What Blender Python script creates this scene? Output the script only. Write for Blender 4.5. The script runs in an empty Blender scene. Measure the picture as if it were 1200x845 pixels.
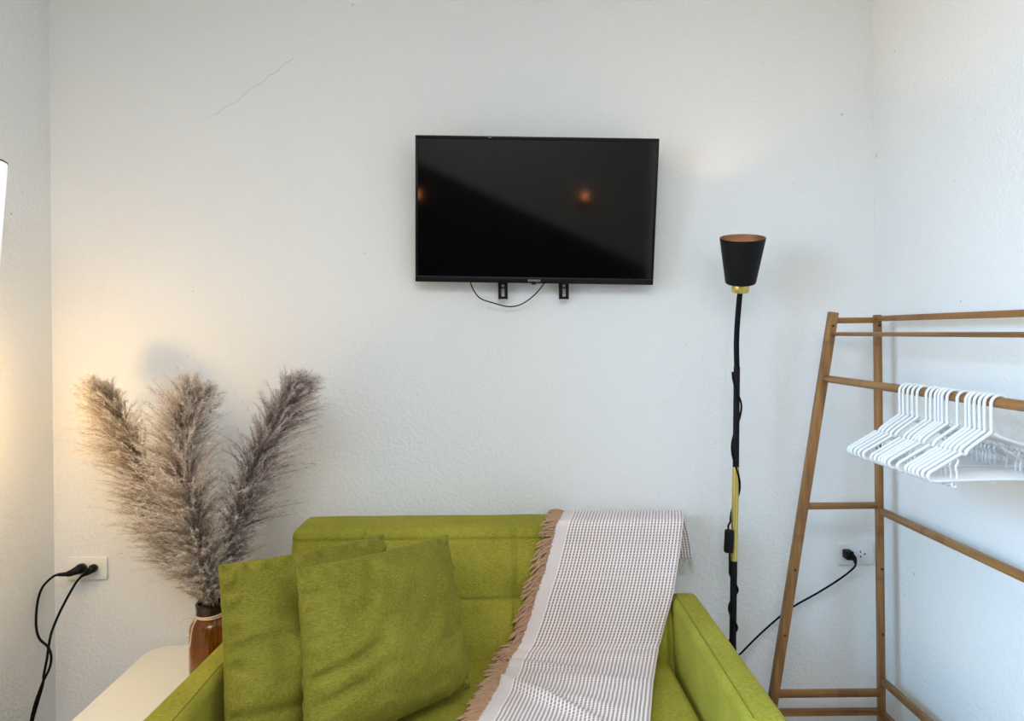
import bpy, bmesh, math, random
import numpy as np
from mathutils import Vector, Matrix, noise

random.seed(7)
rng = np.random.default_rng(7)
S = bpy.context.scene
COL = S.collection
PI = math.pi

# ------------------------------------------------------------------ camera model
F, VX, VY, H, ROLL = 840.0, 580.0, 390.0, 1.32, 0.0105
CR, SR = math.cos(ROLL), math.sin(ROLL)
def W(px, py, Y):
    """photo pixel at depth Y -> world point"""
    du, dv = px - VX, VY - py
    u = CR*du + SR*dv
    v = -SR*du + CR*dv
    return Vector((u/F*Y, Y, H + v/F*Y))

BACK, LEFT, RIGHT, REAR, CEIL = 2.24, -1.384, 1.19, -1.25, 2.62

cam_d = bpy.data.cameras.new('camera')
cam = bpy.data.objects.new('camera', cam_d); COL.objects.link(cam)
cam_d.sensor_fit = 'HORIZONTAL'; cam_d.sensor_width = 36
cam_d.lens = F/1200*36
cam_d.shift_x = 20/1200
cam_d.shift_y = -32.5/1200
cam_d.clip_start = 0.02
cam.matrix_world = Matrix.Translation((0, 0, H)) @ Matrix.Rotation(math.radians(90), 4, 'X') @ Matrix.Rotation(-ROLL, 4, 'Z')
S.camera = cam

# ------------------------------------------------------------------ helpers
def tag(o, label=None, cat=None, group=None, kind=None):
    if label: o['label'] = label
    if cat: o['category'] = cat
    if group: o['group'] = group
    if kind: o['kind'] = kind
    return o
def thing(name, label, cat, loc=(0, 0, 0), group=None):
    o = bpy.data.objects.new(name, None); COL.objects.link(o)
    o.empty_display_size = 0.05
    o.location = loc
    return tag(o, label, cat, group)
def link(name, me, mat, parent=None, smooth=True):
    o = bpy.data.objects.new(name, me); COL.objects.link(o)
    if mat is not None:
        if isinstance(mat, (list, tuple)):
            for m in mat: me.materials.append(m)
        else: me.materials.append(mat)
    if parent is not None:
        o.parent = parent
        base = Vector(parent.location)
        p = parent.parent
        while p is not None:
            base = base + Vector(p.location); p = p.parent
        if base.length > 0 and parent.type == 'EMPTY' and parent.parent is None and not parent.get('_local'):
            me.transform(Matrix.Translation(-base))
        elif base.length > 0 and parent.type == 'MESH' and not parent.parent.get('_local') if parent.parent else False:
            me.transform(Matrix.Translation(-base))
    if smooth and len(me.polygons):
        me.polygons.foreach_set('use_smooth', [True]*len(me.polygons))
    return o

class MB:
    """collects shapes into one bmesh"""
    def __init__(s): s.bm = bmesh.new()
    def box(s, lo, hi, bev=0.0, M=None, seg=2):
        c = [(lo[i]+hi[i])/2 for i in range(3)]; d = [abs(hi[i]-lo[i]) for i in range(3)]
        r = bmesh.ops.create_cube(s.bm, size=1)
        vs = r['verts']
        bmesh.ops.scale(s.bm, vec=d, verts=vs)
        bmesh.ops.translate(s.bm, vec=c, verts=vs)
        if bev > 0:
            es = list({e for v in vs for e in v.link_edges})
            r2 = bmesh.ops.bevel(s.bm, geom=es, offset=bev, segments=seg, affect='EDGES', profile=0.5)
            vs = list({v for f in r2['faces'] for v in f.verts} | {v for v in vs if v.is_valid})
        if M is not None:
            bmesh.ops.transform(s.bm, matrix=M, verts=[v for v in vs if v.is_valid])
        return s
    def bar(s, a, b, w, d, bev=0.002, side=(0, 1, 0)):
        """square bar from a to b: w across, d along 'side'"""
        a, b = Vector(a), Vector(b); z = (b-a); L = z.length; z.normalize()
        y = Vector(side); y = (y - z*y.dot(z)).normalized(); x = y.cross(z)
        M = Matrix.Translation(a) @ Matrix(((x.x, y.x, z.x, 0), (x.y, y.y, z.y, 0), (x.z, y.z, z.z, 0), (0, 0, 0, 1)))
        return s.box((-w/2, -d/2, 0), (w/2, d/2, L), bev, M)
    def tube(s, pts, r, n=10, caps=True):
        pts = [Vector(p) for p in pts]
        k = len(pts)
        rad = r if isinstance(r, (list, tuple)) else [r]*k
        T = []
        for i in range(k):
            t = pts[min(i+1, k-1)] - pts[max(i-1, 0)]
            T.append(t.normalized() if t.length > 1e-9 else Vector((0, 0, 1)))
        ref = Vector((0, 1, 0)) if abs(T[0].y) < 0.9 else Vector((1, 0, 0))
        N = (ref - T[0]*ref.dot(T[0])).normalized()
        rings = []
        for i in range(k):
            N = N - T[i]*N.dot(T[i])
            if N.length < 1e-6: N = Vector((1, 0, 0)) - T[i]*T[i].x
            N.normalize(); B = T[i].cross(N)
            rings.append([s.bm.verts.new(pts[i] + (N*math.cos(2*PI*j/n) + B*math.sin(2*PI*j/n))*rad[i]) for j in range(n)])
        for i in range(k-1):
            for j in range(n):
                s.bm.faces.new((rings[i][j], rings[i][(j+1) % n], rings[i+1][(j+1) % n], rings[i+1][j]))
        if caps:
            s.bm.faces.new(rings[0][::-1]); s.bm.faces.new(rings[-1])
        return s
    def lathe(s, prof, M=None, n=40, closed=False):
        rings = []; allv = []
        for (r, z) in prof:
            if r < 1e-6:
                v = s.bm.verts.new((0, 0, z)); rings.append([v]); allv.append(v)
            else:
                ring = [s.bm.verts.new((r*math.cos(2*PI*j/n), r*math.sin(2*PI*j/n), z)) for j in range(n)]
                rings.append(ring); allv += ring
        prs = list(zip(rings, rings[1:]))
        if closed: prs.append((rings[-1], rings[0]))
        for a, b in prs:
            for j in range(n):
                j2 = (j+1) % n
                if len(a) == 1 and len(b) == 1: continue
                if len(a) == 1: s.bm.faces.new((a[0], b[j2], b[j]))
                elif len(b) == 1: s.bm.faces.new((a[j], a[j2], b[0]))
                else: s.bm.faces.new((a[j], a[j2], b[j2], b[j]))
        if M is not None: bmesh.ops.transform(s.bm, matrix=M, verts=allv)
        return s
    def quad(s, a, b, c, d):
        s.bm.faces.new([s.bm.verts.new(p) for p in (a, b, c, d)]); return s
    def build(s, name, mat, parent=None, smooth=True, angle=40):
        bmesh.ops.recalc_face_normals(s.bm, faces=s.bm.faces[:])
        if smooth:
            for e in s.bm.edges:
                if len(e.link_faces) == 2 and e.calc_face_angle(0) > math.radians(angle): e.smooth = False
        me = bpy.data.meshes.new(name); s.bm.to_mesh(me); s.bm.free()
        return link(name, me, mat, parent, smooth)

def catmull(P, n=8):
    P = [Vector(p) for p in P]; out = []
    for i in range(len(P)-1):
        p0, p1, p2, p3 = P[max(i-1, 0)], P[i], P[i+1], P[min(i+2, len(P)-1)]
        for k in range(n):
            t = k/n
            out.append(0.5*((2*p1) + (p2-p0)*t + (2*p0-5*p1+4*p2-p3)*t*t + (3*p1-p0-3*p2+p3)*t**3))
    out.append(P[-1]); return out

def round_poly(pts, rads, seg=6):
    """2-D polygon with rounded corners (CCW)"""
    out = []; n = len(pts)
    for i in range(n):
        p = Vector(pts[i]); a = Vector(pts[i-1]); b = Vector(pts[(i+1) % n]); r = rads[i]
        if r <= 0: out.append(p); continue
        da = (a-p).normalized(); db = (b-p).normalized()
        ang = da.angle(db); d = min(r/math.tan(ang/2), (a-p).length*.49, (b-p).length*.49)
        r2 = d*math.tan(ang/2)
        c = p + (da+db).normalized()*(r2/math.sin(ang/2))
        s0 = p+da*d-c; s1 = p+db*d-c
        a0 = math.atan2(s0.y, s0.x); a1 = math.atan2(s1.y, s1.x)
        dd = (a1-a0+PI) % (2*PI)-PI
        for k in range(seg+1):
            t = a0+dd*k/seg
            out.append(c+Vector((math.cos(t), math.sin(t)))*r2)
    return out

def resample(poly, step):
    out = []; n = len(poly)
    for i in range(n):
        a, b = poly[i], poly[(i+1) % n]; L = (b-a).length
        k = max(1, int(L/step))
        for j in range(k): out.append(a+(b-a)*(j/k))
    return out

def soft_prism(name, poly, x0, x1, r, mat, parent, disp=None, step=0.03, xstep=0.03):
    """extrude a YZ polygon along X with rounded ends; disp(x,y,z,ny,nz)->offset along profile normal"""
    P = resample(poly, step); n = len(P)
    N = []
    for i in range(n):
        t = P[(i+1) % n]-P[i-1]
        N.append(Vector((t.y, -t.x)).normalized())
    xs = []
    m = 6
    for k in range(m+1):
        a = PI/2*k/m
        xs.append((x0 + r*(1-math.sin(a)), r*(1-math.cos(a))) if False else (x0 + r*(1-math.cos(a)), r*(1-math.sin(a))))
    k2 = max(2, int((x1-x0-2*r)/xstep))
    for k in range(1, k2): xs.append((x0+r+(x1-x0-2*r)*k/k2, 0))
    for k in range(m+1):
        a = PI/2*(m-k)/m
        xs.append((x1 - r*(1-math.cos(a)), r*(1-math.sin(a))))
    bm = bmesh.new(); rings = []
    for (x, ins) in xs:
        ring = []
        for p, nn in zip(P, N):
            o = -ins
            if disp: o += disp(x, p.x, p.y, nn.x, nn.y)
            ring.append(bm.verts.new((x, p.x+nn.x*o, p.y+nn.y*o)))
        rings.append(ring)
    for a, b in zip(rings, rings[1:]):
        for j in range(n): bm.faces.new((a[j], a[(j+1) % n], b[(j+1) % n], b[j]))
    bm.faces.new(rings[0]); bm.faces.new(rings[-1][::-1])
    bmesh.ops.recalc_face_normals(bm, faces=bm.faces[:])
    me = bpy.data.meshes.new(name); bm.to_mesh(me); bm.free()
    return link(name, me, mat, parent)

# ------------------------------------------------------------------ materials
def srgb(r, g, b):
    f = lambda c: (c/255/12.92 if c/255 <= 0.04045 else ((c/255+0.055)/1.055)**2.4)
    return (f(r), f(g), f(b), 1)
class NT:
    def __init__(s, name):
        s.m = bpy.data.materials.new(name); s.m.use_nodes = True
        s.t = s.m.node_tree; s.b = s.t.nodes['Principled BSDF']; s.out = s.t.nodes['Material Output']
    def n(s, typ, **kw):
        nd = s.t.nodes.new(typ)
        for k, v in kw.items():
            if hasattr(nd, k): setattr(nd, k, v)
        return nd
    def l(s, a, b): s.t.links.new(a, b)
    def math(s, op, a, b=None, c=None, clamp=False):
        nd = s.t.nodes.new('ShaderNodeMath'); nd.operation = op; nd.use_clamp = clamp
        for i, v in enumerate((a, b, c)):
            if v is None: continue
            if isinstance(v, (int, float)): nd.inputs[i].default_value = v
            else: s.l(v, nd.inputs[i])
        return nd.outputs[0]
    def mix(s, fac, a, b):
        nd = s.t.nodes.new('ShaderNodeMix'); nd.data_type = 'RGBA'
        for v, i in ((fac, 0), (a, 6), (b, 7)):
            if isinstance(v, (int, float)): nd.inputs[i].default_value = v
            elif isinstance(v, tuple): nd.inputs[i].default_value = v
            else: s.l(v, nd.inputs[i])
        return nd.outputs[2]
    def coord(s, which='Object', scale=(1, 1, 1)):
        tc = s.t.nodes.new('ShaderNodeTexCoord'); mp = s.t.nodes.new('ShaderNodeMapping')
        mp.inputs['Scale'].default_value = scale
        s.l(tc.outputs[which], mp.inputs['Vector']); return mp.outputs[0]
    def noise(s, vec, scale, detail=3, rough=0.5):
        nd = s.t.nodes.new('ShaderNodeTexNoise'); nd.inputs['Scale'].default_value = scale
        nd.inputs['Detail'].default_value = detail; nd.inputs['Roughness'].default_value = rough
        s.l(vec, nd.inputs['Vector']); return nd.outputs['Fac']
    def ramp(s, fac, stops):
        nd = s.t.nodes.new('ShaderNodeValToRGB'); e = nd.color_ramp.elements
        e[0].position, e[0].color = stops[0]; e[1].position, e[1].color = stops[-1]
        for p, c in stops[1:-1]:
            x = e.new(p); x.color = c
        s.l(fac, nd.inputs[0]); return nd.outputs[0]
    def bump(s, h, strength=0.3, dist=0.002):
        nd = s.t.nodes.new('ShaderNodeBump'); nd.inputs['Strength'].default_value = strength
        nd.inputs['Distance'].default_value = dist
        s.l(h, nd.inputs['Height']); s.l(nd.outputs[0], s.b.inputs['Normal'])
    def color(s, v):
        if isinstance(v, tuple): s.b.inputs['Base Color'].default_value = v
        else: s.l(v, s.b.inputs['Base Color'])
    def set(s, **kw):
        for k, v in kw.items(): s.b.inputs[k.replace('_', ' ')].default_value = v
        return s

def plain(name, c, rough=0.5, metal=0.0, spec=0.5, var=0.06, scale=60, bump=0.0, bscale=200):
    t = NT(name)
    v = t.coord()
    f = t.noise(v, scale, 2)
    lo = tuple(max(0, x*(1-var)) for x in c[:3])+(1,); hi = tuple(min(1, x*(1+var)) for x in c[:3])+(1,)
    t.color(t.mix(f, lo, hi))
    t.set(Roughness=rough, Metallic=metal, Specular_IOR_Level=spec)
    if bump: t.bump(t.noise(v, bscale, 2), bump, 0.001)
    return t.m

def wall_mat(name, c, crack=False):
    t = NT(name)
    v = t.coord('Object')
    big = t.noise(v, 1.6, 3)
    col = t.mix(big, tuple(x*0.965 for x in c[:3])+(1,), c)
    specks = t.noise(v, 38, 1)
    sm = t.math('GREATER_THAN', specks, 0.80)
    col = t.mix(t.math('MULTIPLY', sm, 0.35), col, srgb(120, 118, 112))
    if crack:
        g = t.n('ShaderNodeSeparateXYZ'); geo = t.n('ShaderNodeNewGeometry'); t.l(geo.outputs['Position'], g.inputs[0])
        X, Z = g.outputs[0], g.outputs[2]
        a, b = W(252, 135, BACK), W(345, 68, BACK)
        sl = (b.z-a.z)/(b.x-a.x)
        wob = t.math('MULTIPLY', t.math('SUBTRACT', t.noise(v, 22, 4), 0.5), 0.03)
        d = t.math('ABSOLUTE', t.math('SUBTRACT', t.math('ADD', t.math('SUBTRACT', Z, a.z), wob),
                                      t.math('MULTIPLY', t.math('SUBTRACT', X, a.x), sl)))
        on = t.math('MULTIPLY', t.math('LESS_THAN', d, 0.0014),
                    t.math('MULTIPLY', t.math('GREATER_THAN', X, a.x), t.math('LESS_THAN', X, b.x)))
        col = t.mix(t.math('MULTIPLY', on, 0.30), col, srgb(120, 122, 122))
    t.color(col); t.set(Roughness=0.75, Specular_IOR_Level=0.25)
    h1 = t.noise(v, 95, 4, 0.55); h2 = t.noise(v, 28, 3, 0.5)
    h = t.math('ADD', t.math('MULTIPLY', h1, 0.75), t.math('MULTIPLY', h2, 0.3))
    t.bump(h, 0.6, 0.007)
    return t.m

def fabric_mat(name, dark, lite, weave=900, bstr=0.35):
    t = NT(name)
    v = t.coord('Object')
    a = t.noise(t.coord('Object', (1, 1, .12)), weave, 2, 0.6)
    b = t.noise(t.coord('Object', (.12, .4, 1)), weave, 2, 0.6)
    w = t.math('MULTIPLY', t.math('ADD', a, b), 0.5)
    big = t.noise(v, 7, 3)
    f = t.math('ADD', t.math('MULTIPLY', w, 0.8), t.math('MULTIPLY', big, 0.2))
    f = t.math('ADD', f, t.math('MULTIPLY', t.math('SUBTRACT', t.noise(v, 2.3, 2), 0.5), 0.12))
    t.color(t.ramp(f, [(0.36, dark), (0.64, lite)]))
    t.set(Roughness=0.85, Specular_IOR_Level=0.2, Sheen_Weight=0.25, Sheen_Roughness=0.5)
    t.b.inputs['Sheen Tint'].default_value = lite
    t.bump(w, bstr, 0.0015)
    return t.m

def wood_mat(name, axis):
    t = NT(name)
    sc = [60, 60, 60]; sc[axis] = 3.0
    v = t.coord('Object', tuple(sc))
    g = t.noise(v, 1.0, 4, 0.6)
    col = t.ramp(g, [(0.25, srgb(98, 62, 28)), (0.5, srgb(136, 94, 48)), (0.78, srgb(168, 122, 70))])
    sc2 = [2, 2, 2]; sc2[axis] = 16
    k = t.noise(t.coord('Object', tuple(sc2)), 1.0, 0)
    band = t.math('GREATER_THAN', k, 0.70)
    col = t.mix(t.math('MULTIPLY', band, 0.3), col, srgb(84, 50, 22))
    t.color(col); t.set(Roughness=0.42, Specular_IOR_Level=0.45)
    t.bump(g, 0.08, 0.001)
    return t.m

M_wall = wall_mat('painted_plaster', (0.80, 0.80, 0.785, 1))
M_wall_back = wall_mat('painted_plaster_cracked', (0.80, 0.80, 0.785, 1), True)
M_green = fabric_mat('green_upholstery', srgb(112, 107, 22), srgb(174, 168, 66))
M_green_c = fabric_mat('green_cushion_cloth', srgb(94, 90, 16), srgb(142, 136, 52), 600)
M_seam = plain('green_seam', srgb(116, 112, 26), 0.9)
M_wood_x, M_wood_y, M_wood_z = (wood_mat('bamboo_'+'xyz'[i], i) for i in range(3))
M_white = plain('white_plastic', (0.74, 0.74, 0.75, 1), 0.35, var=0.01)
M_hanger = plain('white_hanger_plastic', (0.66, 0.66, 0.655, 1), 0.3, var=0.01)
M_ivory = plain('ivory_plastic', (0.80, 0.79, 0.74, 1), 0.4, var=0.01)
M_black = plain('black_plastic', (0.003, 0.003, 0.003, 1), 0.45, spec=0.2)
M_rubber = plain('black_rubber', (0.0025, 0.0025, 0.003, 1), 0.6, spec=0.15)
M_hole = plain('socket_hole', (0.01, 0.01, 0.01, 1), 0.9)
M_blackmetal = plain('black_powder_coat', (0.004, 0.004, 0.0045, 1), 0.6, 0.0, 0.2)
M_brass = plain('brushed_brass', srgb(216, 194, 112), 0.36, 1.0)
M_table = plain('white_laminate', srgb(236, 231, 216), 0.45, var=0.02)
M_floor = NT('floor_tile')
def _floor():
    t = M_floor; v = t.coord('Object')
    br = t.n('ShaderNodeTexBrick'); t.l(v, br.inputs['Vector']); br.offset = 0
    br.inputs['Scale'].default_value = 1.7; br.inputs['Brick Width'].default_value = 1; br.inputs['Row Height'].default_value = 1
    br.inputs['Mortar Size'].default_value = 0.006
    br.inputs['Color1'].default_value = srgb(178, 170, 158); br.inputs['Color2'].default_value = srgb(184, 176, 164)
    br.inputs['Mortar'].default_value = srgb(130, 124, 115)
    t.color(br.outputs['Color']); t.set(Roughness=0.3)
_floor(); M_floor = M_floor.m
M_ceil = plain('ceiling_paint', (0.8, 0.8, 0.78, 1), 0.8, var=0.02)

# ------------------------------------------------------------------ the room
def structure(name, mb, mat, parent=None, smooth=False):
    o = mb.build(name, mat, parent, smooth)
    if parent is None: o['kind'] = 'structure'
    return o
T = 0.1
structure('floor', MB().box((LEFT-T, REAR-T, -T), (RIGHT+T, BACK+T, 0)), M_floor)
structure('ceiling', MB().box((LEFT-T, REAR-T, CEIL), (RIGHT+T, BACK+T, CEIL+T)), M_ceil)
structure('wall_back', MB().box((LEFT-T, BACK, 0), (RIGHT+T, BACK+T, CEIL)), M_wall_back)
structure('wall_right', MB().box((RIGHT, REAR, 0), (RIGHT+T, BACK, CEIL)), M_wall)
tp = NT('rear_reflection_tones')  # dark and pale halves invented to paint the screen's diagonal reflection
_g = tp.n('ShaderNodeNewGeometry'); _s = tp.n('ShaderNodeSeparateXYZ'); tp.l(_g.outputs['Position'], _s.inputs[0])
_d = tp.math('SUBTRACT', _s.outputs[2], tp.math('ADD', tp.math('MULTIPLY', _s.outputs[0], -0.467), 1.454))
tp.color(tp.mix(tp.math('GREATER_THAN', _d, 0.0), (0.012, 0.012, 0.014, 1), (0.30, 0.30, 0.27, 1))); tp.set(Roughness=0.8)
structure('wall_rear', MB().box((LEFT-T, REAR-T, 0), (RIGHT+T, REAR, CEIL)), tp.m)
WY0, WY1, WZ0, WZ1 = -0.75, 1.0, 0.75, 2.2
wl = MB()
wl.box((LEFT-T, REAR, 0), (LEFT, WY0, CEIL)); wl.box((LEFT-T, WY1, 0), (LEFT, BACK, CEIL))
wl.box((LEFT-T, WY0, 0), (LEFT, WY1, WZ0)); wl.box((LEFT-T, WY0, WZ1), (LEFT, WY1, CEIL))
structure('wall_left', wl, M_wall)
fr = MB()
xw0, xw1 = LEFT-0.08, LEFT-0.03
for a in (WY0, (WY0+WY1)/2-0.02, WY1-0.04): fr.box((xw0, a, WZ0), (xw1, a+0.04, WZ1), 0.003)
for z in (WZ0, WZ1-0.04): fr.box((xw0, WY0+0.04, z), (xw1, WY1-0.04, z+0.04), 0.003)
win = structure('window_1', fr, M_white)
tg = NT('window_glass')
mx = tg.n('ShaderNodeMixShader'); tr = tg.n('ShaderNodeBsdfTransparent'); gl = tg.n('ShaderNodeBsdfGlossy')
gl.inputs['Roughness'].default_value = 0.02; fz = tg.n('ShaderNodeFresnel'); fz.inputs['IOR'].default_value = 1.45
tg.l(fz.outputs[0], mx.inputs[0]); tg.l(tr.outputs[0], mx.inputs[1]); tg.l(gl.outputs[0], mx.inputs[2]); tg.l(mx.outputs[0], tg.out.inputs[0])
pane = MB().box((LEFT-0.058, WY0+0.04, WZ0+0.04), (LEFT-0.052, WY1-0.04, WZ1-0.04)).build('glass_pane', tg.m, win, False)

# ------------------------------------------------------------------ sofa
SEAT_Z, ARM_Z, BK_Z = 0.433, 0.58, 0.768
sofa = thing('sofa', 'lime green fabric two-seat sofa with a tufted backrest against the back wall', 'sofa', (-0.07, 1.8, 0))
def bk_y(z): return 1.955 + (z-0.40)/0.368*0.08
seamX = (-0.382, 0.048, 0.474)
SZ = 0.577
def back_disp(x, y, z, ny, nz):
    o = 0.0
    if ny < -0.5:
        for sx in seamX: o -= 0.010*math.exp(-((x-sx)/0.006)**2)
        o -= 0.006*math.exp(-((z-SZ)/0.006)**2); o -= 0.006*math.exp(-((z-BK_Z+0.033)/0.005)**2)
        for sx in seamX:
            d2 = ((x-sx)/0.05)**2 + ((z-SZ)/0.045)**2
            o -= 0.016*math.exp(-d2)
        # puffiness between seams
        o += 0.006*math.sin(PI*max(0, min(1, (z-0.42)/0.16)))**2 if z < SZ else 0.006*math.sin(PI*max(0, min(1, (z-SZ)/0.18)))**2
    o += 0.0015*noise.noise(Vector((x*9, y*9, z*9)))
    return o
poly = round_poly([(1.945, 0.36), (2.2, 0.30), (2.2, BK_Z), (2.032, BK_Z)], [0.02, 0.02, 0.03, 0.03])
# insert the front face down to the seat
soft_prism('backrest', poly, -0.585, 0.488, 0.028, M_green, sofa, back_disp, step=0.004, xstep=0.0042)
poly = round_poly([(1.335, 0.235), (2.0, 0.235), (2.0, SEAT_Z-0.012), (1.335, SEAT_Z)], [0.02, 0.01, 0.01, 0.045])
def seat_disp(x, y, z, ny, nz):
    return 0.002*noise.noise(Vector((x*6, y*6, z*6))) + (-0.004*math.exp(-((x+0.07)/0.006)**2) if nz > 0.7 else 0)
soft_prism('seat', poly, -0.603, 0.468, 0.022, M_green, sofa, seat_disp, step=0.02, xstep=0.012)
poly = round_poly([(1.345, 0.17), (2.19, 0.17), (2.19, 0.238), (1.345, 0.238)], [0.01]*4)
soft_prism('seat_base', poly, -0.60, 0.465, 0.01, M_green, sofa)
def arm(name, xi_f, xo_f, xi_b, xo_b, rear):
    lo = -1; 
    poly = round_poly([(1.335, 0.16), (rear, 0.16), (rear, ARM_Z), (1.335, ARM_Z)], [0.02, 0.02, 0.045, 0.04])
    o = soft_prism(name, poly, 0.0, 1.0, 0.0001, M_green, None, None, step=0.02, xstep=0.05)
    bpy.data.objects.remove(o)
    # rounded ends in metric units, then flared
    wdt = abs(xo_f-xi_f)
    o = soft_prism(name, poly, 0.0, wdt, 0.022, M_green, None,
                   lambda x, y, z, ny, nz: 0.0012*noise.noise(Vector((x*12, y*8, z*8+3))), step=0.015, xstep=0.01)
    me = o.data
    for v in me.vertices:
        t = v.co.x/wdt; k = (v.co.y-1.36)/(2.05-1.36)
        xi = xi_f+(xi_b-xi_f)*k; xo = xo_f+(xo_b-xo_f)*k
        v.co.x = xi+(xo-xi)*t
    if xo_f < xi_f: me.flip_normals()
    me.transform(Matrix.Translation(-Vector(sofa.location)))
    o.parent = sofa
    return o
arm('armrest', -0.612, -0.70, -0.606, -0.655, 2.03)
arm('armrest', 0.472, 0.556, 0.487, 0.564, 2.06)
# stitched seam lines on the arm tops
for (a, b) in (((0.487, 1.37), (0.500, 2.02)), ((-0.629, 1.37), (-0.617, 2.0))):
    MB().tube([(a[0]+(b[0]-a[0])*k/20, a[1]+(b[1]-a[1])*k/20, ARM_Z-0.0010) for k in range(21)], 0.0018, 6).build('piping', M_seam, sofa)
for sx in (-0.62, 0.48):
    for sy in (1.42, 2.1):
        MB().lathe([(0, 0), (0.014, 0), (0.022, 0.17), (0, 0.17)], Matrix.Translation((sx, sy, 0)), 16).build('leg', M_wood_z, sofa)

# ------------------------------------------------------------------ cushions
def pillow(name, A, B, C_, D, t, seed, label, n=56, creases=()):
    A, B, C_, D = (Vector(p) for p in (A, B, C_, D))
    nrm = (B-A).cross(D-A).normalized()
    if nrm.y > 0: nrm = -nrm
    ctr = (A+B+C_+D)/4
    verts, faces, uvs = [], [], []
    def P(u, v, side):
        # concave edges, sharp corners
        cu, cv = 2*u-1, 2*v-1
        k = 0.035
        uu = cu*(1-k*(1-cv*cv)*abs(cu)**2); vv = cv*(1-k*(1-cu*cu)*abs(cv)**2)
        a, b = (uu+1)/2, (vv+1)/2
        p = A*(1-a)*(1-b)+B*a*(1-b)+C_*a*b+D*(1-a)*b
        e = max(0, 1-abs(cu)**2.6)**0.55 * max(0, 1-abs(cv)**2.6)**0.55
        th = t/2*e*(1-0.12*cv*-1)
        edge = min(1-abs(cu), 1-abs(cv))
        wr = 0.0
        q = Vector((u*5+seed*7.3, v*5, side*3.0+seed))
        wr += 0.026*noise.noise(q*0.7)*e + 0.011*noise.noise(q*1.8)*e
        # short gathers running in from the seams
        g = math.exp(-((edge-0.06)/0.07)**2)
        s_ = (v if 1-abs(cu) < 1-abs(cv) else u)
        wr += 0.030*g*noise.noise(Vector((s_*17+seed*3, edge*2.5, seed*5+side)))
        for (u0, v0, u1, v1, w, amp) in creases:
            dx, dy = u1-u0, v1-v0; L2 = dx*dx+dy*dy
            tt = max(0, min(1, ((u-u0)*dx+(v-v0)*dy)/L2))
            d = math.hypot(u-u0-dx*tt, v-v0-dy*tt)
            if side > 0: wr += 1.6*amp*math.exp(-(d/w)**2)*(1-0.6*tt)
        return p + nrm*side*(th + wr*min(1, edge*14))
    idx = {}
    for side in (1, -1):
        for j in range(n+1):
            for i in range(n+1):
                brd = i in (0, n) or j in (0, n)
                if side == -1 and brd: idx[(i, j, -1)] = idx[(i, j, 1)]; continue
                # denser near edges
                u = 0.5-0.5*math.cos(PI*i/n)*0.55-0.225*(1-2*i/n); v = 0.5-0.5*math.cos(PI*j/n)*0.55-0.225*(1-2*j/n)
                idx[(i, j, side)] = len(verts); verts.append(P(min(1, max(0, u)), min(1, max(0, v)), side))
    for side in (1, -1):
        for j in range(n):
            for i in range(n):
                q = [idx[(i, j, side)], idx[(i+1, j, side)], idx[(i+1, j+1, side)], idx[(i, j+1, side)]]
                faces.append(q if side == -1 else q[::-1])
    me = bpy.data.meshes.new(name); me.from_pydata([tuple(v-ctr) for v in verts], [], faces); me.update()
    bm = bmesh.new(); bm.from_mesh(me); bmesh.ops.recalc_face_normals(bm, faces=bm.faces[:]); bm.to_mesh(me); bm.free()
    o = link(name, me, M_green_c); o.location = ctr
    tag(o, label, 'cushion', 'green cushions on the sofa')
    return o
def WZs(px, py, z):   # pixel on a horizontal plane
    Y = 1.8
    for _ in range(12):
        p = W(px, py, Y); Y = Y*(H-z)/(H-p.z)
    return W(px, py, Y)
pillow('cushion', W(255, 662, 1.60), W(449, 626, 1.885), WZs(480, 806, SEAT_Z+0.012), WZs(262, 900, SEAT_Z+0.012), 0.16, 1,
       'green square cushion at the rear, half hidden behind the front cushion', creases=[(0.0, .45, .35, .47, .022, -.014), (0, .8, .4, .86, .03, -.012)])
pillow('cushion', W(347, 666, 1.56), W(525, 626, 1.84), WZs(551, 806, SEAT_Z+0.01), WZs(357, 897, SEAT_Z+0.01), 0.17, 2,
       'green square cushion in front, its whole face showing, nearest the throw',
       creases=[(0.0, .60, .34, .50, .025, -.013), (0.0, .74, .28, .66, .03, -.014), (0.45, .03, .55, .22, .05, .008), (.99, .55, .7, .62, .025, -.009), (.4,.05,.3,.3,.03,-.007)])

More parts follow.
